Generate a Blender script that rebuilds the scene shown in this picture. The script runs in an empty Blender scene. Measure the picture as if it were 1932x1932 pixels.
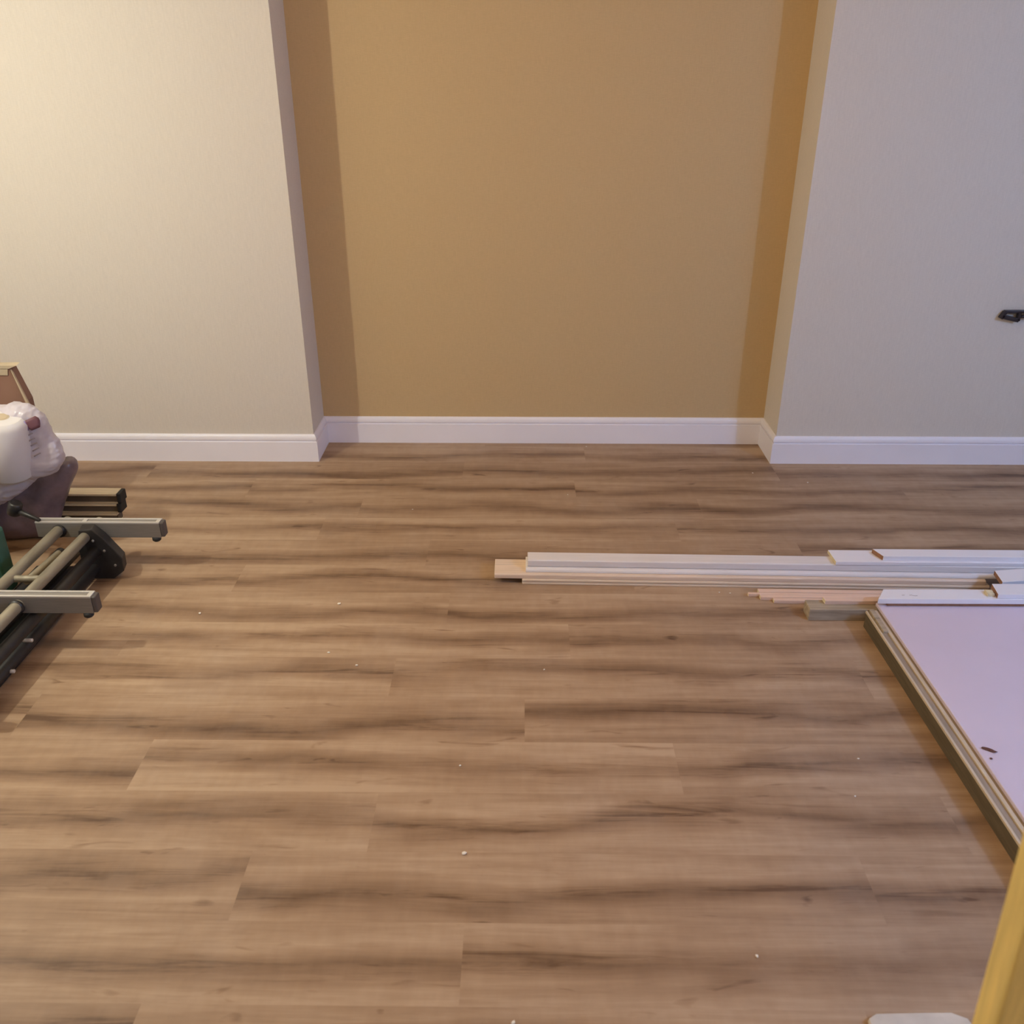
import bpy, bmesh, math, random
from mathutils import Vector, Matrix, noise
sc = bpy.context.scene
C = sc.collection

# ---------------------------------------------------------------- camera, world, light, exposure
cam_d = bpy.data.cameras.new('camera'); cam = bpy.data.objects.new('camera', cam_d); C.objects.link(cam)
cam.location = (0, 0, 1.65)
cam.rotation_euler = (math.radians(90 - 26.34), 0, math.radians(0.64))
cam_d.sensor_width = 36; cam_d.sensor_fit = 'HORIZONTAL'; cam_d.lens = 36 * 1700 / 1932
cam_d.clip_start = 0.05
cam_d.dof.use_dof = True; cam_d.dof.focus_distance = 3.2; cam_d.dof.aperture_fstop = 4.5
sc.camera = cam
sc.view_settings.view_transform = 'Standard'; sc.view_settings.look = 'None'
sc.view_settings.gamma = 1; sc.view_settings.use_curve_mapping = False
sc.view_settings.exposure = -0.03

w = bpy.data.worlds.new('world'); sc.world = w; w.use_nodes = True
w.node_tree.nodes['Background'].inputs[0].default_value = (0.8, 0.75, 1.0, 1)
w.node_tree.nodes['Background'].inputs[1].default_value = 0.02

def point(name, loc, col, power, rad):
    d = bpy.data.lights.new(name, 'POINT'); d.color = col; d.energy = power; d.shadow_soft_size = rad
    o = bpy.data.objects.new(name, d); o.location = loc; C.objects.link(o); return o
point('warm_lamp', (-2.22, 2.15, 1.88), (1.0, 0.98, 0.80), 62, 0.03)
point('cool_lamp', (3.0, 0.65, 2.2), (0.28, 0.51, 1.0), 102, 0.05)
point('amber_fill', (0.1, 2.0, 2.33), (1.0, 0.52, 0.08), 26, 0.2)  # added fill to lift the alcove shade and jambs, no fixture of the room
point('post_fill', (0.4, -0.6, 1.95), (1.0, 0.72, 0.30), 17, 0.15)  # added fill behind the camera to brighten the pine post

# ---------------------------------------------------------------- materials
MATS = {}
def mat(name, col, rough=0.6, metal=0.0, var=0.06, scale=12.0, bump=0.0, bscale=80.0, stretch=(1, 1, 1), trans=0.0, alpha=1.0, spec=0.5):
    m = bpy.data.materials.new(name); m.use_nodes = True
    nt = m.node_tree; b = nt.nodes['Principled BSDF']
    tc = nt.nodes.new('ShaderNodeTexCoord'); mp = nt.nodes.new('ShaderNodeMapping'); mp.inputs['Scale'].default_value = stretch
    nt.links.new(tc.outputs['Object'], mp.inputs[0])
    n = nt.nodes.new('ShaderNodeTexNoise'); n.inputs['Scale'].default_value = scale; n.inputs['Detail'].default_value = 5
    nt.links.new(mp.outputs[0], n.inputs['Vector'])
    r = nt.nodes.new('ShaderNodeValToRGB')
    r.color_ramp.elements[0].position = 0.3; r.color_ramp.elements[1].position = 0.7
    r.color_ramp.elements[0].color = [max(0, c * (1 - var)) for c in col] + [1]
    r.color_ramp.elements[1].color = [min(1, c * (1 + var)) for c in col] + [1]
    nt.links.new(n.outputs['Fac'], r.inputs[0]); nt.links.new(r.outputs[0], b.inputs['Base Color'])
    b.inputs['Roughness'].default_value = rough; b.inputs['Metallic'].default_value = metal
    b.inputs['Specular IOR Level'].default_value = spec
    if trans: b.inputs['Transmission Weight'].default_value = trans
    if alpha < 1: b.inputs['Alpha'].default_value = alpha
    if bump:
        n2 = nt.nodes.new('ShaderNodeTexNoise'); n2.inputs['Scale'].default_value = bscale; n2.inputs['Detail'].default_value = 3
        nt.links.new(mp.outputs[0], n2.inputs['Vector'])
        bp = nt.nodes.new('ShaderNodeBump'); bp.inputs['Strength'].default_value = bump; bp.inputs['Distance'].default_value = 0.002
        nt.links.new(n2.outputs['Fac'], bp.inputs['Height']); nt.links.new(bp.outputs[0], b.inputs['Normal'])
    MATS[name] = m; return m

def floor_mat():
    m = bpy.data.materials.new('oak_plank_floor'); m.use_nodes = True
    nt = m.node_tree; N = nt.nodes; Lk = nt.links.new; b = N['Principled BSDF']
    def math_(op, a, c=None, clamp=False):
        q = N.new('ShaderNodeMath'); q.operation = op; q.use_clamp = clamp
        for i, v in enumerate((a, c)):
            if v is None: continue
            if isinstance(v, (int, float)): q.inputs[i].default_value = v
            else: Lk(v, q.inputs[i])
        return q.outputs[0]
    geo = N.new('ShaderNodeNewGeometry'); sep = N.new('ShaderNodeSeparateXYZ'); Lk(geo.outputs['Position'], sep.inputs[0])
    at = N.new('ShaderNodeAttribute'); at.attribute_name = 'plank'; sa = N.new('ShaderNodeSeparateXYZ'); Lk(at.outputs['Vector'], sa.inputs[0])
    X = sep.outputs[0]; Yv = sep.outputs[1]; r1, r2, r3 = sa.outputs
    def vec(sx, sy, ox=31.0, oy=17.0):
        c = N.new('ShaderNodeCombineXYZ')
        Lk(math_('ADD', math_('MULTIPLY', X, sx), math_('MULTIPLY', r1, ox)), c.inputs[0])
        Lk(math_('ADD', math_('MULTIPLY', Yv, sy), math_('MULTIPLY', r2, oy)), c.inputs[1])
        Lk(math_('MULTIPLY', r3, 9.0), c.inputs[2]); return c.outputs[0]
    def nz(v, sc_, det=4, rgh=0.55, dist=0.0):
        n = N.new('ShaderNodeTexNoise'); n.inputs['Scale'].default_value = sc_; n.inputs['Detail'].default_value = det
        n.inputs['Roughness'].default_value = rgh; n.inputs['Distortion'].default_value = dist; Lk(v, n.inputs['Vector']); return n.outputs['Fac']
    # long heart-grain streaks, one broad dark band along most planks
    vv = math_('FRACT', math_('DIVIDE', math_('SUBTRACT', Yv, 1.921 - 0.193 * 40), 0.193))
    wob = math_('MULTIPLY', math_('SUBTRACT', nz(vec(1.6, 2.0), 1.0, 3), 0.5), 1.1)
    cen = math_('ADD', math_('MULTIPLY', r3, 0.30), 0.34)
    dist = math_('ABSOLUTE', math_('SUBTRACT', math_('ADD', vv, wob), cen))
    band = math_('SUBTRACT', 1.0, math_('DIVIDE', dist, 0.30), True)
    bandm = math_('MULTIPLY', band, math_('ADD', nz(vec(2.6, 9.0), 1.0, 4, 0.6, 0.4), 0.12))
    broad = nz(vec(1.1, 11.0), 1.0, 4, 0.6, 0.5)
    streak = nz(vec(2.2, 44.0), 1.0, 4, 0.6, 0.3)
    fine = nz(vec(9.0, 260.0), 1.0, 3)
    cross = nz(vec(34.0, 12.0), 1.0, 3)
    knots = nz(vec(7.0, 26.0, 53.0, 29.0), 1.0, 2, 0.5, 0.8)
    kn = math_('MULTIPLY', math_('SUBTRACT', knots, 0.67, True), 3.6)
    s = math_('ADD', math_('MULTIPLY', bandm, -0.72), 0.76)
    s = math_('ADD', s, math_('MULTIPLY', math_('SUBTRACT', broad, 0.5), 0.95))
    s = math_('ADD', s, math_('MULTIPLY', math_('SUBTRACT', streak, 0.5), 0.50))
    s = math_('ADD', s, math_('MULTIPLY', math_('SUBTRACT', fine, 0.5), 0.16))
    s = math_('ADD', s, math_('MULTIPLY', math_('SUBTRACT', cross, 0.5), 0.22))
    core = math_('MULTIPLY', math_('SUBTRACT', nz(vec(1.9, 30.0, 77.0, 41.0), 1.0, 5, 0.65, 0.6), 0.54, True), 2.4)
    s = math_('SUBTRACT', s, math_('MULTIPLY', core, math_('ADD', band, 0.35)))
    s = math_('ADD', s, 0.02)
    s = math_('SUBTRACT', s, kn)
    s = math_('ADD', s, math_('MULTIPLY', math_('SUBTRACT', r2, 0.5), 0.16))
    ramp = N.new('ShaderNodeValToRGB'); e = ramp.color_ramp.elements
    e[0].position = 0.02; e[0].color = (0.136, 0.075, 0.043, 1)
    e[1].position = 1.0; e[1].color = (0.486, 0.342, 0.228, 1)
    k = e.new(0.40); k.color = (0.266, 0.163, 0.099, 1)
    k = e.new(0.70); k.color = (0.373, 0.243, 0.153, 1)
    Lk(s, ramp.inputs[0])
    # pale builder's dust lying in soft patches
    dn = N.new('ShaderNodeTexNoise'); dn.inputs['Scale'].default_value = 1.7; dn.inputs['Detail'].default_value = 7; dn.inputs['Roughness'].default_value = 0.65
    Lk(geo.outputs['Position'], dn.inputs['Vector'])
    dust = math_('MULTIPLY', math_('SUBTRACT', dn.outputs['Fac'], 0.50, True), 0.6, True)
    mx = N.new('ShaderNodeMix'); mx.data_type = 'RGBA'; Lk(dust, mx.inputs[0]); Lk(ramp.outputs[0], mx.inputs[6]); mx.inputs[7].default_value = (0.62, 0.54, 0.48, 1)
    Lk(mx.outputs[2], b.inputs['Base Color'])
    Lk(math_('ADD', math_('MULTIPLY', streak, 0.15), 0.44), b.inputs['Roughness'])
    b.inputs['Specular IOR Level'].default_value = 0.35
    bp = N.new('ShaderNodeBump'); bp.inputs['Strength'].default_value = 0.12; bp.inputs['Distance'].default_value = 0.001
    Lk(fine, bp.inputs['Height']); Lk(bp.outputs[0], b.inputs['Normal'])
    return m

def paper_mat(name, col, var=0.02):
    """woven-look wallpaper: fine vertical and horizontal threads"""
    m = bpy.data.materials.new(name); m.use_nodes = True
    nt = m.node_tree; N = nt.nodes; Lk = nt.links.new; b = N['Principled BSDF']
    geo = N.new('ShaderNodeNewGeometry')
    fs = []
    for scl in ((420, 420, 26), (60, 60, 520)):
        mp = N.new('ShaderNodeMapping'); mp.inputs['Scale'].default_value = scl; Lk(geo.outputs['Position'], mp.inputs[0])
        n = N.new('ShaderNodeTexNoise'); n.inputs['Scale'].default_value = 1.0; n.inputs['Detail'].default_value = 2; Lk(mp.outputs[0], n.inputs['Vector']); fs.append(n.outputs['Fac'])
    ad = N.new('ShaderNodeMath'); ad.operation = 'ADD'; Lk(fs[0], ad.inputs[0]); Lk(fs[1], ad.inputs[1])
    r = N.new('ShaderNodeMapRange'); r.inputs['From Min'].default_value = 0.6; r.inputs['From Max'].default_value = 1.4
    r.inputs['To Min'].default_value = 1 - var * 3; r.inputs['To Max'].default_value = 1 + var * 3; Lk(ad.outputs[0], r.inputs[0])
    mu = N.new('ShaderNodeVectorMath'); mu.operation = 'SCALE'; mu.inputs[0].default_value = col; Lk(r.outputs[0], mu.inputs['Scale'])
    Lk(mu.outputs[0], b.inputs['Base Color'])
    b.inputs['Roughness'].default_value = 0.75; b.inputs['Specular IOR Level'].default_value = 0.25
    bp = N.new('ShaderNodeBump'); bp.inputs['Strength'].default_value = 0.25; bp.inputs['Distance'].default_value = 0.0006
    Lk(ad.outputs[0], bp.inputs['Height']); Lk(bp.outputs[0], b.inputs['Normal'])
    return m

M_floor = floor_mat()
M_paper = paper_mat('pale_woven_wallpaper', (0.70, 0.640, 0.575))
M_tan = paper_mat('tan_woven_wallpaper', (0.59, 0.42, 0.225))
M_ceil = mat('ceiling_paint', (0.78, 0.77, 0.74), 0.9, var=0.02)
M_skirt = mat('white_satin_paint', (0.88, 0.85, 0.93), 0.38, var=0.015, scale=6)
M_primed = mat('primed_white_board', (0.74, 0.69, 0.69), 0.55, var=0.05, scale=5, stretch=(1, 12, 12))
M_white = mat('white_coated_board', (0.82, 0.79, 0.84), 0.45, var=0.02, scale=6)
M_beige = mat('bare_beige_moulding', (0.68, 0.54, 0.41), 0.6, var=0.12, scale=4, stretch=(1, 30, 30))
M_pine = mat('pale_pine', (0.72, 0.56, 0.44), 0.6, var=0.10, scale=5, stretch=(1, 22, 22))
M_pink = mat('pinkish_pine_lath', (0.76, 0.53, 0.41), 0.6, var=0.08, scale=6, stretch=(1, 18, 18))
M_mdf = mat('brown_fibreboard_edge', (0.30, 0.15, 0.085), 0.8, var=0.15, scale=60)
M_cream = mat('cream_cut_edge', (0.70, 0.60, 0.40), 0.8, var=0.15, scale=60)
M_block = mat('weathered_timber', (0.38, 0.30, 0.215), 0.8, var=0.28, scale=6, stretch=(1, 14, 14), bump=0.4, bscale=30)
M_core = mat('olive_brown_core', (0.115, 0.085, 0.050), 0.85, var=0.22, scale=9, stretch=(12, 1, 12))
M_edge = mat('pale_edge_lipping', (0.58, 0.47, 0.34), 0.6, var=0.10, scale=9, stretch=(14, 1, 14))
M_groove = mat('grey_brown_groove', (0.33, 0.255, 0.19), 0.7, var=0.15, scale=9, stretch=(14, 1, 14))
M_sheet = mat('lilac_white_sheet_face', (0.66, 0.555, 0.65), 0.6, var=0.03, scale=4, bump=0.1)
M_black = mat('black_painted_steel', (0.022, 0.020, 0.021), 0.42, var=0.3, scale=30)
M_tube = mat('tan_steel_tube', (0.30, 0.265, 0.20), 0.5, metal=0.25, var=0.22, scale=9, stretch=(6, 1, 6))  # paler and tanner than the black lower tubes
M_alu = mat('brushed_aluminium', (0.62, 0.59, 0.57), 0.45, metal=0.35, var=0.05, scale=20, stretch=(1, 30, 30))
M_alub = mat('shaded_grey_metal', (0.235, 0.215, 0.20), 0.5, metal=0.3, var=0.08, scale=20, stretch=(1, 20, 20))  # darker than the rims: shade on the bar fronts put into the colour
M_alud = mat('aluminium_slot', (0.30, 0.275, 0.255), 0.55, metal=0.3, var=0.05)
M_rubber = mat('black_rubber', (0.015, 0.015, 0.016), 0.7)
M_cap = mat('dark_grey_plastic', (0.085, 0.072, 0.070), 0.5)
M_rail = mat('brassy_steel_rail', (0.66, 0.54, 0.36), 0.4, metal=0.15, var=0.2, scale=8, stretch=(1, 20, 20))
M_wrap = mat('white_film_wrap', (0.60, 0.545, 0.62), 0.28, var=0.10, scale=9, bump=0.6, bscale=16, trans=0.12)
M_paleink = mat('pale_print_ink', (0.7, 0.7, 0.7), 0.7)
M_railweb = mat('shadowed_rail_web', (0.12, 0.085, 0.055), 0.6, var=0.2)  # recess shade put into the web colour, lit tone into the flanges
M_roll = mat('white_tissue_roll', (0.66, 0.63, 0.65), 0.9, var=0.03)
M_sack = mat('smoky_plastic_sack', (0.20, 0.145, 0.165), 0.35, var=0.45, scale=11, bump=0.8, bscale=18)
M_card = mat('brown_cardboard', (0.25, 0.135, 0.095), 0.85, var=0.12, scale=8)
M_cardl = mat('pale_cardboard_edge', (0.50, 0.40, 0.28), 0.85, var=0.1)
M_green = mat('dark_green_packaging', (0.045, 0.13, 0.095), 0.4, var=0.2)
M_ink = mat('plum_print_ink', (0.17, 0.07, 0.09), 0.6)
M_inkv = mat('violet_print_ink', (0.24, 0.17, 0.36), 0.6)
M_inkg = mat('grey_print_ink', (0.36, 0.31, 0.34), 0.6)
M_yellow = mat('varnished_yellow_pine', (0.86, 0.64, 0.22), 0.5, var=0.14, scale=7, stretch=(9, 9, 0.8))
M_iron = mat('dark_iron', (0.050, 0.042, 0.050), 0.35, metal=0.6)
M_crumb = mat('white_plaster', (0.85, 0.80, 0.74), 0.9)
M_chip = mat('dark_wood_chip', (0.12, 0.045, 0.03), 0.8)
M_cloth = mat('pale_grey_card', (0.62, 0.55, 0.47), 0.85, var=0.12, scale=14, bump=0.3)

# ---------------------------------------------------------------- helpers
def link(name, bm, m, parent=None, smooth=False, bevel=0.0, loc=None):
    bmesh.ops.recalc_face_normals(bm, faces=bm.faces)
    me = bpy.data.meshes.new(name); bm.to_mesh(me); bm.free()
    for k in (m if isinstance(m, (list, tuple)) else [m]): me.materials.append(k)
    if smooth:
        for p in me.polygons: p.use_smooth = True
    o = bpy.data.objects.new(name, me); C.objects.link(o)
    if parent is not None:
        o.parent = parent; o.matrix_parent_inverse = parent.matrix_world.inverted() if False else Matrix.Translation(parent.location).inverted()
    if bevel:
        b = o.modifiers.new('bevel', 'BEVEL'); b.width = bevel; b.segments = 2; b.limit_method = 'ANGLE'
    return o
def tag(o, label, cat, group=None, kind=None):
    o['label'] = label; o['category'] = cat
    if group: o['group'] = group
    if kind: o['kind'] = kind
    return o
def empty(name, loc, label, cat, group=None):
    o = bpy.data.objects.new(name, None); o.location = loc; o.empty_display_size = 0.05; C.objects.link(o)
    return tag(o, label, cat, group)
def struct(o): o['kind'] = 'structure'; return o
def add_box(bm, x0, x1, y0, y1, z0, z1, rot=0.0, piv=None, mi=0):
    vs = [bm.verts.new((x, y, z)) for x in (x0, x1) for y in (y0, y1) for z in (z0, z1)]
    for f in ((0, 1, 3, 2), (4, 6, 7, 5), (0, 4, 5, 1), (2, 3, 7, 6), (0, 2, 6, 4), (1, 5, 7, 3)):
        fc = bm.faces.new([vs[i] for i in f]); fc.material_index = mi
    if rot:
        p = Vector(piv or ((x0 + x1) / 2, (y0 + y1) / 2, 0)); bmesh.ops.rotate(bm, verts=vs, cent=p, matrix=Matrix.Rotation(rot, 3, 'Z'))
    return vs
def boxo(name, m, x0, x1, y0, y1, z0, z1, parent=None, bevel=0.0, rot=0.0, piv=None):
    bm = bmesh.new(); add_box(bm, x0, x1, y0, y1, z0, z1, rot, piv); return link(name, bm, m, parent, bevel=bevel)
def add_tube(bm, p0, p1, r, n=20, r1=None, mi=0):
    p0, p1 = Vector(p0), Vector(p1); d = (p1 - p0).normalized(); r1 = r if r1 is None else r1
    a = d.orthogonal().normalized(); b = d.cross(a)
    rings = []
    ch = min(r, r1) * 0.25
    for p, rr in ((p0, r - ch), (p0 + d * ch, r), (p1 - d * ch, r1), (p1, r1 - ch)):
        rings.append([bm.verts.new(p + (a * math.cos(t) + b * math.sin(t)) * rr) for t in [2 * math.pi * i / n for i in range(n)]])
    for A, B in zip(rings, rings[1:]):
        for i in range(n):
            f = bm.faces.new([A[i], A[(i + 1) % n], B[(i + 1) % n], B[i]]); f.smooth = True; f.material_index = mi
    bm.faces.new(rings[0][::-1]).material_index = mi; bm.faces.new(rings[-1]).material_index = mi
def tubeo(name, m, p0, p1, r, parent=None, r1=None):
    bm = bmesh.new(); add_tube(bm, p0, p1, r, r1=r1); return link(name, bm, m, parent)

def strip(name, mats, prof, x0, x1, yf, z, slope=0.0, mitre0=0.0, mitre1=0.0, parent=None, bevel=0.0015):
    """a length of timber: closed profile (depth back from the front edge, height) run from x0 to x1;
    mats = (long faces, left end, right end)"""
    bm = bmesh.new(); n = len(prof)
    A = [bm.verts.new((x0 + mitre0 * d, yf + d, z + h)) for d, h in prof]
    B = [bm.verts.new((x1 + mitre1 * d, yf + d + slope * (x1 - x0), z + h)) for d, h in prof]
    for i in range(n): bm.faces.new([A[i], A[(i + 1) % n], B[(i + 1) % n], B[i]])
    bm.faces.new(A).material_index = 1; bm.faces.new(B[::-1]).material_index = 2 if len(mats) > 2 else 1
    return link(name, bm, mats, parent, bevel=bevel)
def rect(w_, h): return [(0, 0), (w_, 0), (w_, h), (0, h)]

def pillow(name, m, outline, y0, depth, seed, parent=None, amp=0.012, clampz=None, levels=7):
    """closed soft body: an outline in the wall-parallel plane swelling to both sides"""
    pts = [Vector((a, b)) for a, b in outline]
    # densify
    dense = []
    for i in range(len(pts)):
        a, b_, c, d = pts[i - 1], pts[i], pts[(i + 1) % len(pts)], pts[(i + 2) % len(pts)]
        for t in (0, .25, .5, .75):
            dense.append(0.5 * ((2 * b_) + (-a + c) * t + (2 * a - 5 * b_ + 4 * c - d) * t * t + (-a + 3 * b_ - 3 * c + d) * t ** 3))
    cen = sum(dense, Vector((0, 0))) / len(dense)
    bm = bmesh.new(); off = Vector((seed * 3.1, seed * 1.7, 0))
    def mk(s, side):
        th = math.acos(min(1, s)); out = []
        for p in dense:
            q = cen + (p - cen) * s
            y = y0 + side * depth * math.sin(th) ** 0.8
            P = Vector((q.x, y, q.y))
            P += noise.noise_vector(P * 9 + off.to_3d()) * amp * (1 if s < 1 else 0.2)
            if clampz is not None: P.z = max(P.z, clampz)
            out.append(bm.verts.new(P))
        return out
    ss = [math.cos(math.pi / 2 * k / levels) for k in range(levels)]
    rim = mk(1.0, 1)
    for side in (-1, 1):
        prev = rim
        for s in ss[1:]:
            cur = mk(s, side)
            for i in range(len(cur)): bm.faces.new([prev[i], prev[(i + 1) % len(cur)], cur[(i + 1) % len(cur)], cur[i]])
            prev = cur
        P = Vector((cen.x, y0 + side * depth, cen.y)); c = bm.verts.new(P)
        for i in range(len(prev)): bm.faces.new([prev[i], prev[(i + 1) % len(prev)], c])
    return link(name, bm, m, parent, smooth=True)

# ================================================================ ROOM
XL, XR, YB, HC = -3.0, 3.3, -3.0, 2.42
YF, YA = 3.866, 4.105            # pier face, alcove face
JL, JR = -0.957, 1.167           # alcove jambs

# floor: every plank its own set of faces with its own offset for the grain
rows0 = 1.921; RW = 0.193; PL = 1.415
seams = {0: 0.013, 1: -0.385, 2: 0.157, 3: -0.245, 4: -1.014, 5: -0.352, 6: 0.62, 7: -0.67, 8: -1.18, 9: -1.679 + PL, 10: 0.3, -1: -1.0, -2: -0.357, -3: -0.626, -4: -0.117}
rnd = random.Random(11)
bm = bmesh.new(); lay = bm.faces.layers.float_vector.new('plank')
kmin = int(math.floor((YB - rows0) / RW)); kmax = int(math.ceil((YA - rows0) / RW))
for k in range(kmin, kmax + 1):
    y0 = max(YB, rows0 + k * RW); y1 = min(YA + 0.02, rows0 + (k + 1) * RW)
    if y1 <= y0: continue
    s0 = seams.get(k, rnd.uniform(0, PL))
    xs = [s0 + i * PL for i in range(-5, 6)]
    xs = [XL - 0.05] + [x for x in xs if XL < x < XR] + [XR + 0.05]
    for a, b_ in zip(xs, xs[1:]):
        f = bm.faces.new([bm.verts.new(v) for v in ((a, y0, 0), (b_, y0, 0), (b_, y1, 0), (a, y1, 0))])
        f[lay] = (rnd.random(), rnd.random(), rnd.random())
bmesh.ops.remove_doubles(bm, verts=bm.verts, dist=1e-5)
top = list(bm.faces)
add_box(bm, XL - 0.05, XR + 0.05, YB, YA + 0.02, -0.05, -0.001)
struct(link('floor', bm, M_floor))
struct(boxo('ceiling', M_ceil, XL, XR, YB, YA + .15, HC, HC + .05))
struct(boxo('wall_left', M_paper, XL - .1, XL, YB, YA + .15, 0, HC))
struct(boxo('wall_right', M_paper, XR, XR + .1, YB, YA + .15, 0, HC))
struct(boxo('wall_rear', M_paper, XL, XR, YB - .1, YB, 0, HC))
struct(boxo('wall_pier_left', M_paper, XL, JL, YF, YA + .15, 0, HC))
struct(boxo('wall_pier_right', M_paper, JR, XR, YF, YA + .15, 0, HC))
struct(boxo('wall_back', M_tan, JL, JR, YA, YA + .15, 0, HC))

SK = [(0, 0), (.0165, 0), (.0165, .0965), (.0155, .0978), (.0095, .0980), (.0088, .0998), (.0095, .1015), (.0128, .1030), (.0142, .1080),
      (.0130, .117), (.0105, .1235), (.0070, .1285), (.0045, .1305), (0, .131)]
def skirting(name, p, q, n, ma, mb):
    """p, q: plan points on the wall face; n: plan normal into the room; ma/mb: mitre sign at the ends"""
    p, q, n = Vector(p), Vector(q), Vector(n); t = (q - p).normalized(); bm = bmesh.new()
    A = [bm.verts.new((*(p + n * d + t * d * ma), z)) for d, z in SK]
    B = [bm.verts.new((*(q + n * d + t * d * mb), z)) for d, z in SK]
    for i in range(len(SK)): bm.faces.new([A[i], A[(i + 1) % len(SK)], B[(i + 1) % len(SK)], B[i]])
    bm.faces.new(A); bm.faces.new(B[::-1])
    return struct(link(name, bm, M_skirt))
skirting('baseboard_left', (XL, YF), (JL, YF), (0, -1), 0, 1)
skirting('baseboard_alcove_left', (JL, YF), (JL, YA), (1, 0), -1, -1)
skirting('baseboard_back', (JL, YA), (JR, YA), (0, -1), 1, -1)
skirting('baseboard_alcove_right', (JR, YA), (JR, YF), (-1, 0), 1, 1)
skirting('baseboard_right', (JR, YF), (XR, YF), (0, -1), -1, 0)

# ================================================================ STACK OF MOULDINGS AND BOARDS
sl = -0.018
# grooved moulding at the bottom
profA = [(0, 0), (0, .0060), (.0045, .0070), (.0045, .0105), (.0005, .0115), (.0005, .0175), (.004, .0205), (.11, .0205), (.11, 0)]
tag(strip('grooved_moulding', (M_beige, M_cream), profA, .005, 1.64, 2.754, 0.0, sl), 'long beige grooved moulding lying on the floor, lowest of the stack', 'moulding')
profP = [(0, 0), (.107, 0), (.110, .004), (.110, .014), (.106, .0183), (.004, .0183), (0, .0145)]
tag(strip('pine_board', (M_pine, M_cream), profP, -.0935, 1.626, 2.7605, .0206, sl), 'pale pine board whose bare left end sticks out furthest of the stack', 'board')
profB = [(0, 0), (0, .005), (.002, .0095), (.006, .0125), (.012, .0138), (.09, .0138), (.09, 0)]
tag(strip('bullnose_moulding', (M_primed, M_beige), profB, .0175, 1.665, 2.7715, .0390, sl), 'slim white bullnose moulding lying on the pine board, under the thick white batten', 'moulding')
profC = [(0, .003), (.003, 0), (.060, 0), (.060, .027), (.003, .027), (0, .024)]
tag(strip('white_batten', (M_primed, M_primed), profC, .0245, 2.05, 2.787, .0529, sl), 'long thick white primed batten along the back of the stack', 'batten')
tag(strip('mitred_offcut', (M_white, M_cream, M_cream), rect(.086, .0135), 1.104, 2.05, 2.764, .0801, -.008, mitre0=-.03), 'white board with slanting cream-coloured cut end, under the brown-ended board', 'board')
tag(strip('mitred_board', (M_white, M_mdf), rect(.054, .0170), 1.270, 2.45, 2.774, .0938, -.006, mitre0=-.38), 'white board with mitred brown fibreboard end, topmost at the back of the stack', 'board')

# thin pink laths in front, on the floor
tag(strip('pine_lath', (M_pink, M_cream), rect(.022, .012), .828, 1.36, 2.693, 0, -.018), 'thin pinkish pine lath lying directly against the front of the long moulding', 'lath')
tag(strip('pine_lath', (M_pink, M_cream), rect(.011, .012), .789, 1.30, 2.6795, 0, -.018), 'narrow pale lath whose squared end pokes out leftmost of the pinkish laths', 'lath')
tag(strip('pine_lath', (M_pink, M_cream), rect(.020, .013), .826, 1.28, 2.6565, 0, -.012), 'pinkish pine lath lying third from the moulding, with a blunt cream end', 'lath')
tag(strip('pine_lath', (M_pink, M_cream), rect(.018, .012), .867, 1.25, 2.636, 0, -.012), 'pinkish pine lath nearest the timber block, foremost of the thin laths', 'lath')

# weathered timber block
bm = bmesh.new(); add_box(bm, .954, 1.33, 2.531, 2.592, 0, .044)
tag(link('timber_block', bm, M_block, bevel=.003), 'short grey weathered timber block on the floor by the white panel corner', 'timber')

# ---- door-blank style panel with lipped edge, lying flat
ang = math.radians(0.9)
pn = empty('lipped_panel', (1.135, 2.50, 0), 'dark-sided panel with pale lipped edge lying flat under the lilac-white sheet', 'panel')
def pbox(name, m, x0, x1, z0, z1, y0=.95, y1=2.50, bev=.001):
    bm = bmesh.new(); add_box(bm, x0, x1, y0, y1, z0, z1); 
    bmesh.ops.rotate(bm, verts=bm.verts, cent=(1.135, 2.5, 0), matrix=Matrix.Rotation(ang, 3, 'Z'))
    return link(name, bm, m, pn, bevel=bev)
pbox('core', M_core, 1.126, 2.35, 0, .052)
pbox('lipping', M_edge, 1.124, 1.131, .052, .060)
pbox('groove_strip', M_groove, 1.131, 1.149, .052, .0575)
pbox('lipping', M_edge, 1.149, 1.160, .052, .062)
pbox('deck', M_groove, 1.160, 2.35, .052, .0595)
bm = bmesh.new()
add_box(bm, 1.1665, 2.35, .96, 2.53, .060, .072)
bmesh.ops.rotate(bm, verts=bm.verts, cent=(1.135, 2.5, 0), matrix=Matrix.Rotation(ang, 3, 'Z'))
tag(link('white_sheet', bm, [M_sheet], bevel=.002), 'large smooth lilac-white sheet lying flat at the right edge, on the lipped panel', 'sheet')
bm = bmesh.new(); add_box(bm, 1.1335, 1.149, 2.372, 2.497, .0577, .0665)
bmesh.ops.rotate(bm, verts=bm.verts, cent=(1.135, 2.5, 0), matrix=Matrix.Rotation(ang, 3, 'Z'))
tag(link('small_stick', bm, M_block, bevel=.001), 'short grey-brown stick lying in the edge groove at the far corner of the panel', 'stick')

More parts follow.
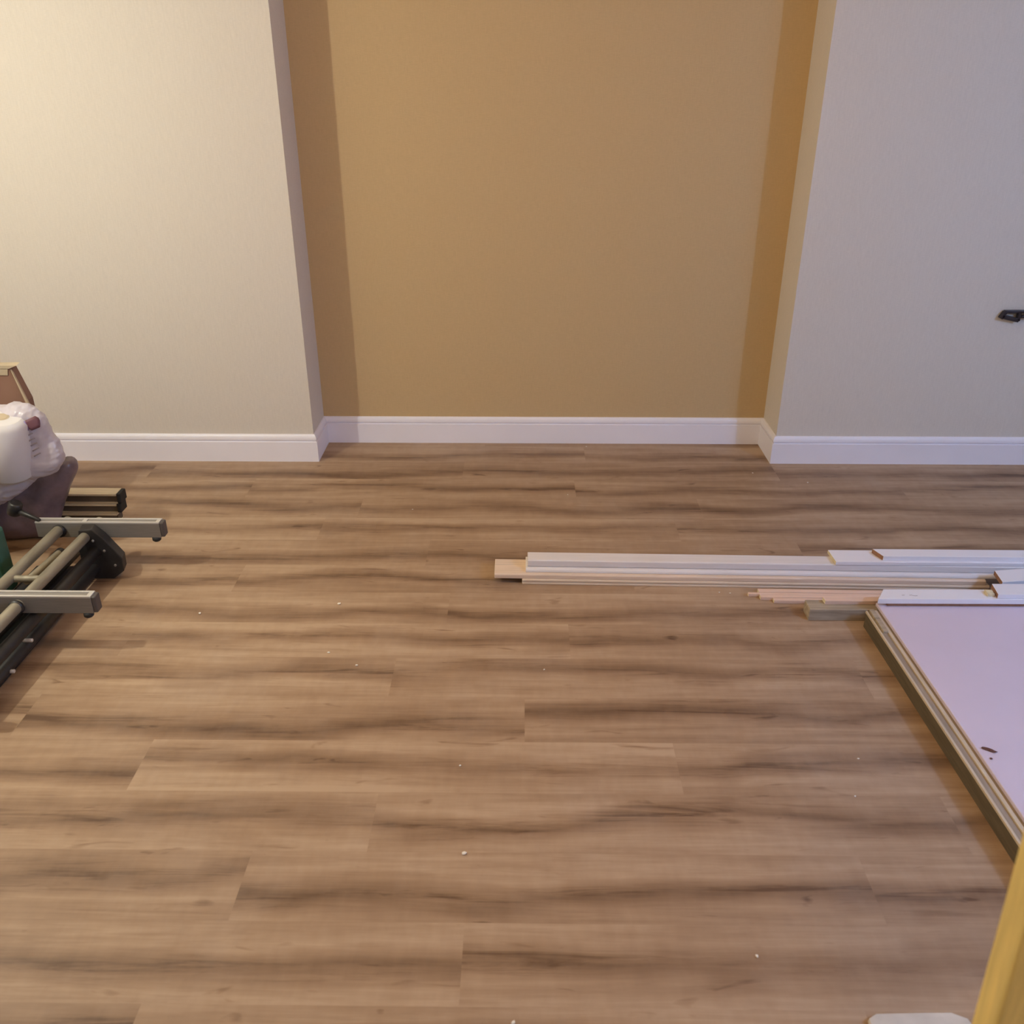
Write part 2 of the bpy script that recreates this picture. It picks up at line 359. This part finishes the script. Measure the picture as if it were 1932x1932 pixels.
# boards over the far end of the sheet
tag(strip('pine_lath', (M_pink, M_cream), rect(.026, .014), 1.012, 1.30, 2.562, .0442, 0, mitre0=-.05), 'pale lath with rounded cut end resting across the top of the timber block', 'lath')
tag(strip('shadow_strip', (M_mdf, M_mdf), rect(.045, .012), 1.195, 2.3, 2.509, .0722, .004), 'mauve-brown strip added as the shadow under the long white board on the sheet', 'strip')  # added dark strip stands in for the board's shadow on the sheet
tag(strip('white_board', (M_white, M_white), rect(.062, .0185), 1.158, 2.40, 2.503, .0845, .004, mitre0=.62), 'long white board with pointed mitred left end resting on the lilac-white sheet', 'board')
tag(strip('white_board', (M_white, M_mdf), rect(.068, .016), 1.543, 2.40, 2.508, .1034, .004, mitre0=.16), 'white board with squared brown end stacked on the pointed white board', 'board')
tag(strip('white_board', (M_white, M_mdf), rect(.078, .0165), 1.622, 1.92, 2.632, .0760, .14, mitre0=.12), 'white board slanting away towards the right edge behind the other white boards', 'board')
boxo_ = boxo('wooden_wedge', M_cream, 1.518, 1.540, 2.520, 2.548, .1032, .114, bevel=.001)
tag(boxo_, 'tiny cream wooden wedge beside the squared brown end of the white board', 'wedge')
# pencil scribble on the pointed board: thin marks of its own
bm = bmesh.new()
for x, y, a in ((1.268, 2.527, .2), (1.276, 2.524, -.3), (1.284, 2.523, .1), (1.243, 2.526, .1)): add_box(bm, x, x + .009, y, y + .0022, .1031, .1034, a)
pm = link('pencil_mark', bm, M_inkg, None); pm.parent = [o for o in C.objects if o.name == 'white_board'][0]

# chips on the sheet
def chip(name, m, x, y, z, sx, sy, sz, rot, seed):
    bm = bmesh.new(); bmesh.ops.create_icosphere(bm, subdivisions=2, radius=1)
    for v in bm.verts:
        v.co += noise.noise_vector(v.co * 1.7 + Vector((seed, 0, 0))) * .45
        v.co = Vector((v.co.x * sx, v.co.y * sy, v.co.z * sz))
    bmesh.ops.rotate(bm, verts=bm.verts, cent=(0, 0, 0), matrix=Matrix.Rotation(rot, 3, 'Z'))
    zmin = min(v.co.z for v in bm.verts)
    bmesh.ops.translate(bm, verts=bm.verts, vec=(0, 0, -zmin))
    o = link(name, bm, m); o.location = (x, y, z); return o
tag(chip('wood_chip', M_chip, 1.207, 1.818, .0721, .018, .0055, .0025, -.55, 3), 'dark reddish sliver of wood lying on the lilac-white sheet', 'wood chip')
tag(chip('wood_chip', M_chip, 1.197, 1.786, .0721, .0035, .003, .0018, -.4, 5), 'tiny dark speck of wood just in front of the reddish sliver', 'wood chip')

# ================================================================ LEFT: FOLDED STAND
st = empty('saw_stand', (-1.55, 2.6, 0), 'folded black tubular work stand with two grey metal cross bars, low on the floor', 'stand')
def crossbar(x0, x1, y0):
    b = boxo('mounting_bar', M_alub, x0, x1, y0, y0 + .036, .14, .196, st, bevel=.0015)
    bm = bmesh.new()   # raised rims round two long slots
    z0, z1 = .1958, .2005
    add_box(bm, x0, x1, y0, y0 + .0085, z0, z1); add_box(bm, x0, x1, y0 + .0275, y0 + .036, z0, z1)
    for a, c in ((x0, x0 + .012), (x0 + .165, x0 + .180), (x1 - .014, x1)): add_box(bm, a, c, y0 + .0084, y0 + .0276, z0, z1)
    r = link('rim', bm, M_alu); r.parent = b
    bm = bmesh.new(); add_box(bm, x0 + .011, x1 - .013, y0 + .008, y0 + .028, .1955, .1972); s = link('slot', bm, M_alud); s.parent = b
    bm = bmesh.new(); add_box(bm, x1 - .001, x1 + .013, y0 + .001, y0 + .035, .142, .1975); e = link('end_cap', bm, M_cap, bevel=.004); e.parent = b
    bm = bmesh.new(); add_tube(bm, (x1 - .022, y0 + .010, .124), (x1 - .022, y0 + .010, .1405), .015); f = link('rubber_foot', bm, M_rubber); f.parent = b
    for o in (r, s, e, f): o.location = (0, 0, 0)
    return b
crossbar(-1.725, -1.283, 2.828)
crossbar(-1.80, -1.312, 2.331)
crossbar(-1.98, -1.50, 1.965)
R = .0175
tubeo('frame_tube', M_tube, (-1.655, 1.9, .172), (-1.640, 2.90, .172), .0185, st)
tubeo('frame_tube', M_tube, (-1.548, 1.9, .170), (-1.525, 2.90, .170), .0185, st)
tubeo('inner_tube', M_tube, (-1.604, 2.50, .150), (-1.598, 2.715, .138), .0125, st)
tubeo('cross_tube', M_tube, (-1.66, 2.49, .168), (-1.53, 2.49, .168), .0115, st)
tubeo('cross_tube', M_black, (-1.66, 2.06, .165), (-1.54, 2.06, .165), .0115, st)
for i, (x, z, r) in enumerate(((-1.500, .112, .020), (-1.515, .045, .019), (-1.610, .075, .019), (-1.66, .075, .019))):
    tubeo('lower_tube', M_black, (x - .02, 1.95, z), (x, 2.84, z), r, st)
boxo('skid_plate', M_black, -1.76, -1.535, 1.98, 2.83, .004, .022, st, bevel=.002)
# hinge plate at the far end
bm = bmesh.new()
pl = [(-1.545, .196), (-1.500, .200), (-1.465, .165), (-1.412, .085), (-1.415, .035), (-1.455, .004), (-1.56, .004), (-1.56, .12)]
A = [bm.verts.new((x, 2.772, z)) for x, z in pl]; B = [bm.verts.new((x - .01, 2.822, z)) for x, z in pl]
for i in range(len(pl)): bm.faces.new([A[i], A[(i + 1) % len(pl)], B[(i + 1) % len(pl)], B[i]])
bm.faces.new(A); bm.faces.new(B[::-1])
hp = link('hinge_plate', bm, M_black, st, bevel=.003)
for x, z in ((-1.50, .158), (-1.468, .118), (-1.44, .06)):
    bm = bmesh.new(); add_tube(bm, (x, 2.766, z), (x, 2.7715, z), .0045, n=12)
    q = link('bolt', bm, M_alub); q.parent = hp; q.location = (0, 0, 0)
for (x, y, z) in ((-1.522, 2.28, .075), (-1.53, 2.17, .04)):
    tubeo('bolt', M_alu, (x, y, z), (x + .03, y, z), .006, st)
# black collars where tubes meet the bars
for x, y in ((-1.540, 2.31), (-1.527, 2.812), (-1.641, 2.812), (-1.65, 2.31)):
    bm = bmesh.new(); add_tube(bm, (x, y, .168), (x, y + .02, .168), .024); link('collar', bm, M_black, st)
# clamp handle at the bar's left end
cl = empty('clamp_lever', (-1.75, 2.86, .19), 'black clamp lever at the left end of the far grey bar', 'clamp')
tubeo('lever', M_black, (-1.80, 2.86, .232), (-1.708, 2.835, .2035), .012, cl, r1=.007)
tubeo('knob', M_black, (-1.812, 2.86, .215), (-1.792, 2.86, .262), .024, cl)

# rails stacked beyond the stand
def rail(z0, z1, x0, x1, label, dx=0):
    o = empty('metal_rail', (x0, 3.19, z0), label, 'rail', 'brassy rails stacked beyond the folded stand')
    boxo('flange', M_rail, x0, x1, 3.168, 3.228, z1 - .009, z1, o, bevel=.002)
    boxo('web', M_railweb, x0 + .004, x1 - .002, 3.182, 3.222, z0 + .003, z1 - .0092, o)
    boxo('flange', M_rail, x0, x1, 3.172, 3.226, z0, z0 + .003, o)
    if z0 > .05: boxo('end_cap', M_rubber, x1 + .0002, x1 + .016, 3.170, 3.226, z0 + .002, z1, o, bevel=.003)
rail(.108, .150, -1.885, -1.585, 'brassy metal rail with black end cap, topmost of the three stacked rails')
rail(.066, .106, -1.875, -1.592, 'brassy metal rail with black end cap, middle of the three stacked rails')
rail(.024, .064, -1.870, -1.598, 'brassy metal rail, lowest of the three stacked rails beyond the stand')
for x in (-1.84, -1.655):
    tag(boxo('rail_support', M_rubber, x, x + .05, 3.17, 3.225, 0, .0235, bevel=.002), 'small black block on the floor under the %s end of the stacked brassy rails' % ('left' if x < -1.7 else 'right'), 'support')

# cardboard box
cb = empty('cardboard_box', (-2.1, 3.22, 0), 'brown flat cardboard carton with pale top flap at the left edge, behind the white pack', 'box')
def slab(name, m, P, d):
    bm = bmesh.new(); A = [bm.verts.new(v) for v in P]; B = [bm.verts.new(Vector(v) + Vector(d)) for v in P]
    for i in range(len(P)): bm.faces.new([A[i], A[(i + 1) % len(P)], B[(i + 1) % len(P)], B[i]])
    bm.faces.new(A); bm.faces.new(B[::-1]); return link(name, bm, m, cb)
slab('carton', M_card, ((-2.35, 3.20, 0), (-1.862, 3.20, 0), (-1.862, 3.20, .52), (-1.897, 3.20, .648), (-2.35, 3.20, .648)), (0, .05, 0))
slab('flap', M_cardl, ((-2.35, 3.195, .648), (-1.893, 3.195, .648), (-1.863, 3.195, .660), (-2.35, 3.195, .653)), (0, .03, .004))
slab('tape', M_cardl, ((-2.35, 3.1965, .622), (-1.905, 3.1965, .622), (-1.900, 3.1965, .646), (-2.35, 3.1965, .646)), (0, .003, 0))
slab('corner_strip', M_cardl, ((-1.889, 3.194, .644), (-1.882, 3.194, .630), (-1.850, 3.194, .505), (-1.860, 3.194, .505)), (0, .008, 0))

# smoky sack and wrapped pack of rolls
sk = [(-2.15, .25), (-1.95, .27), (-1.80, .30), (-1.69, .325), (-1.668, .29), (-1.72, .215), (-1.755, .15), (-1.785, .07), (-1.83, .02), (-1.93, .0), (-2.15, .0)]
so = pillow('plastic_sack', M_sack, sk, 3.095, .068, 4, amp=.020, clampz=.001)
tag(so, 'smoky purple-grey plastic sack on the floor under the white pack', 'sack')
pk = empty('wrapped_rolls', (-1.85, 2.9, .25), 'white film-wrapped pack of paper rolls at the left edge, above the sack', 'paper rolls')
po = [(-2.075, 0.50), (-2.042, 0.561), (-1.939, 0.592), (-1.808, 0.592), (-1.745, 0.606), (-1.692, 0.594), (-1.662, 0.553), (-1.654, 0.483), (-1.638, 0.449), (-1.636, 0.385), (-1.675, 0.340), (-1.742, 0.318), (-1.816, 0.256), (-1.894, 0.214), (-1.96, 0.18), (-2.02, 0.10), (-2.05, .004), (-2.35, .004), (-2.35, .40)]
pw = pillow('film_wrap', M_wrap, po, 2.945, .072, 9, pk, amp=.014, clampz=.002)
sd = pw.modifiers.new('subdiv', 'SUBSURF'); sd.levels = sd.render_levels = 2
tx = bpy.data.textures.new('crinkle', 'CLOUDS'); tx.noise_scale = .028
dm = pw.modifiers.new('crinkle', 'DISPLACE'); dm.texture = tx; dm.strength = .015; dm.mid_level = .5
# the roll showing through at the front
bm = bmesh.new(); add_tube(bm, (-1.812, 2.91, .345), (-1.775, 2.88, .575), .082, n=40)
add_tube(bm, (-1.776, 2.881, .570), (-1.7745, 2.8795, .579), .024, n=24, mi=1)
link('paper_roll', bm, [M_roll, M_cardl], pk)
bm = bmesh.new(); add_tube(bm, (-1.975, 2.93, .31), (-1.945, 2.90, .55), .082, n=40); link('paper_roll', bm, [M_roll], pk)
# printed marks on the wrap (a dark patch and a few short lines of unreadable print)
from mathutils.bvhtree import BVHTree
bt_ = BVHTree.FromPolygons([v.co.copy() for v in pw.data.vertices], [tuple(p.vertices) for p in pw.data.polygons])
def mark(m, cx, cz, hw, hh, rot, nm='print', nx=6, nz_=5):
    bm = bmesh.new(); grid = []
    for j in range(nz_):
        row = []
        for i in range(nx):
            u = (i / (nx - 1) * 2 - 1); v = (j / (nz_ - 1) * 2 - 1)
            if hh > .012: u *= math.sqrt(max(.2, 1 - .55 * v * v))
            x = cx + u * hw * math.cos(rot) - v * hh * math.sin(rot); z = cz + u * hw * math.sin(rot) + v * hh * math.cos(rot)
            h = bt_.ray_cast(Vector((x, 2.5, z)), Vector((0, 1, 0)))[0]
            row.append(bm.verts.new((x, (h.y if h else 2.93) - .0085, z)))
        grid.append(row)
    for j in range(nz_ - 1):
        for i in range(nx - 1): bm.faces.new([grid[j][i], grid[j][i + 1], grid[j + 1][i + 1], grid[j + 1][i]])
    o = link(nm, bm, m, pk, smooth=True); md = o.modifiers.new('thick', 'SOLIDIFY'); md.thickness = .001; return o
mark(M_ink, -1.684, .545, .018, .020, .3)
mark(M_inkv, -1.706, .540, .008, .017, .2)
for i in range(5): mark(M_inkg, -1.700 + .002 * i, .508 - .019 * i, .012, .0022, .45, nx=4, nz_=2)
for i in range(4): mark(M_inkv, -1.80 - .004 * i, .500 - .03 * i, .014, .0022, .3, nx=4, nz_=2)

# green pack
gp = empty('green_pack', (-1.80, 2.70, 0), 'dark green packet with pale print at the left edge beside the black stand', 'packet')
bm = bmesh.new(); add_box(bm, -2.05, -1.755, 2.62, 2.70, .02, .255); link('packet', bm, M_green, gp, bevel=.012)
for i in range(7):
    boxo('print', M_paleink, -1.795 - .004 * (i % 3), -1.770, 2.6175, 2.6195, .075 + i * .018, .0785 + i * .018, gp)

# ================================================================ RIGHT: BRACKET, PINE POST
ms = empty('wall_bracket', (2.36, 3.86, .70), 'dark iron bracket with open slots on the pale wall at the right edge', 'bracket')
Yb = 3.848
def barp(a, c, t=.0045, d=.010):
    bm = bmesh.new()
    a, c = Vector((a[0], a[1])), Vector((c[0], c[1])); u = (c - a).normalized(); n = Vector((-u.y, u.x)) * t
    P = [a + n - u * t * .6, c + n + u * t * .6, c - n + u * t * .6, a - n - u * t * .6]
    A = [bm.verts.new((p.x, Yb - d, p.y)) for p in P]; B = [bm.verts.new((p.x, Yb + d, p.y)) for p in P]
    for i in range(4): bm.faces.new([A[i], A[(i + 1) % 4], B[(i + 1) % 4], B[i]])
    bm.faces.new(A); bm.faces.new(B[::-1])
    return bm
link('arm', barp((2.062, .7105), (2.36, .712), .0060), M_iron, ms, bevel=.002)
link('tip', barp((2.049, .686), (2.060, .706), .0080), M_iron, ms, bevel=.002)
link('lower_arm', barp((2.056, .689), (2.120, .675), .0085), M_iron, ms, bevel=.002)
link('link_plate', barp((2.123, .675), (2.123, .707), .0065), M_iron, ms, bevel=.002)
link('lower_arm', barp((2.134, .690), (2.36, .688), .0055), M_iron, ms, bevel=.002)
boxo('wall_plate', M_iron, 2.345, 2.385, 3.838, 3.866, .655, .745, ms, bevel=.003)

bm = bmesh.new()
add_box(bm, 0, .14, 0, .045, 0, 1.7)
for v in bm.verts: v.co.x -= (v.co.z - .64) * .052
bmesh.ops.translate(bm, verts=bm.verts, vec=(.5705, .70, 0))
tag(link('pine_post', bm, M_yellow, bevel=.004), 'blurred yellow pine post leaning upright at the bottom right corner', 'post')

# pale card scrap at the bottom edge
bm = bmesh.new()
pts = [(.664, 1.02), (.672, 1.128), (.690, 1.138), (.78, 1.141), (.835, 1.142), (.862, 1.130), (.872, 1.09), (.88, .98), (.67, .97)]
A = [bm.verts.new((x, y, 0)) for x, y in pts]; B = [bm.verts.new((x + .001, y - .001, .011)) for x, y in pts]
for i in range(len(pts)): bm.faces.new([A[i], A[(i + 1) % len(pts)], B[(i + 1) % len(pts)], B[i]])
bm.faces.new(A); bm.faces.new(B[::-1])
tag(link('card_scrap', bm, M_cloth, bevel=.002), 'pale flat offcut on the floor at the bottom edge beside the yellow post', 'offcut')

# ================================================================ CRUMBS
pos = [(-0.129, 1.531, 4.4, 'largest white plaster crumb, alone on the bare floor below the picture centre'),
       (-0.502, 2.264, 3.4, 'white plaster crumb left of centre, nearer of two in front of the dark grain streak'),
       (0.073, 2.249, 2.6, 'small white crumb on a dark knot of the floor at the centre'),
       (-0.157, 1.826, 2.6, 'small pale crumb on the floor just behind the largest crumb'),
       (0.492, 1.267, 2.8, 'small pale crumb on the near floor right of centre'),
       (-0.601, 2.33, 3.4, 'white plaster crumb left of centre, further of two on the pale plank'),
       (0.694, 2.705, 2.4, 'left one of two tiny crumbs in front of the long moulding'),
       (0.731, 2.70, 2.6, 'right one of two tiny crumbs in front of the long moulding'),
       (1.046, 3.739, 2.8, 'tiny white crumb on the floor before the alcove right corner'),
       (1.265, 3.637, 3, 'tiny white crumb on the floor in front of the right white skirting'),
       (0.314, 4.045, 3, 'tiny white crumb on the floor inside the alcove by the skirting'),
       (0.845, 1.726, 2.2, 'tiny pale crumb on the floor left of the panel, nearer one'),
       (0.899, 1.864, 2.2, 'tiny pale crumb on the floor left of the panel, further one'),
       (-1.078, 2.55, 4, 'white dust crumb on the floor right of the near grey bar'),
       (-0.62, 2.615, 4.6, 'broad white crumb on the floor left of the board stack'),
       (-0.01, 1.117, 3.2, 'pale crumb on the floor at the very bottom edge'),
       (-.45, 3.35, 2.2, 'tiny crumb on the dusty floor before the alcove left part'),
       (.2, 3.5, 2, 'tiny crumb on the floor between alcove and board stack')]
rc = random.Random(5)
for i, (x, y, s, lab) in enumerate(pos):
    s *= .001
    if i < 4: o = chip('plaster_crumb', M_crumb, x, y, 0.0002, s, s * 1.25, s * .55, rc.uniform(0, 3), i)
    else:
        o = base.copy(); C.objects.link(o); f = s / .0044; o.scale = (f, f, f); o.location = (x, y, .0002); o.rotation_euler = (0, 0, rc.uniform(0, 6))
    if i == 0: base = o
    tag(o, lab, 'crumb', 'plaster crumbs scattered over the floor')
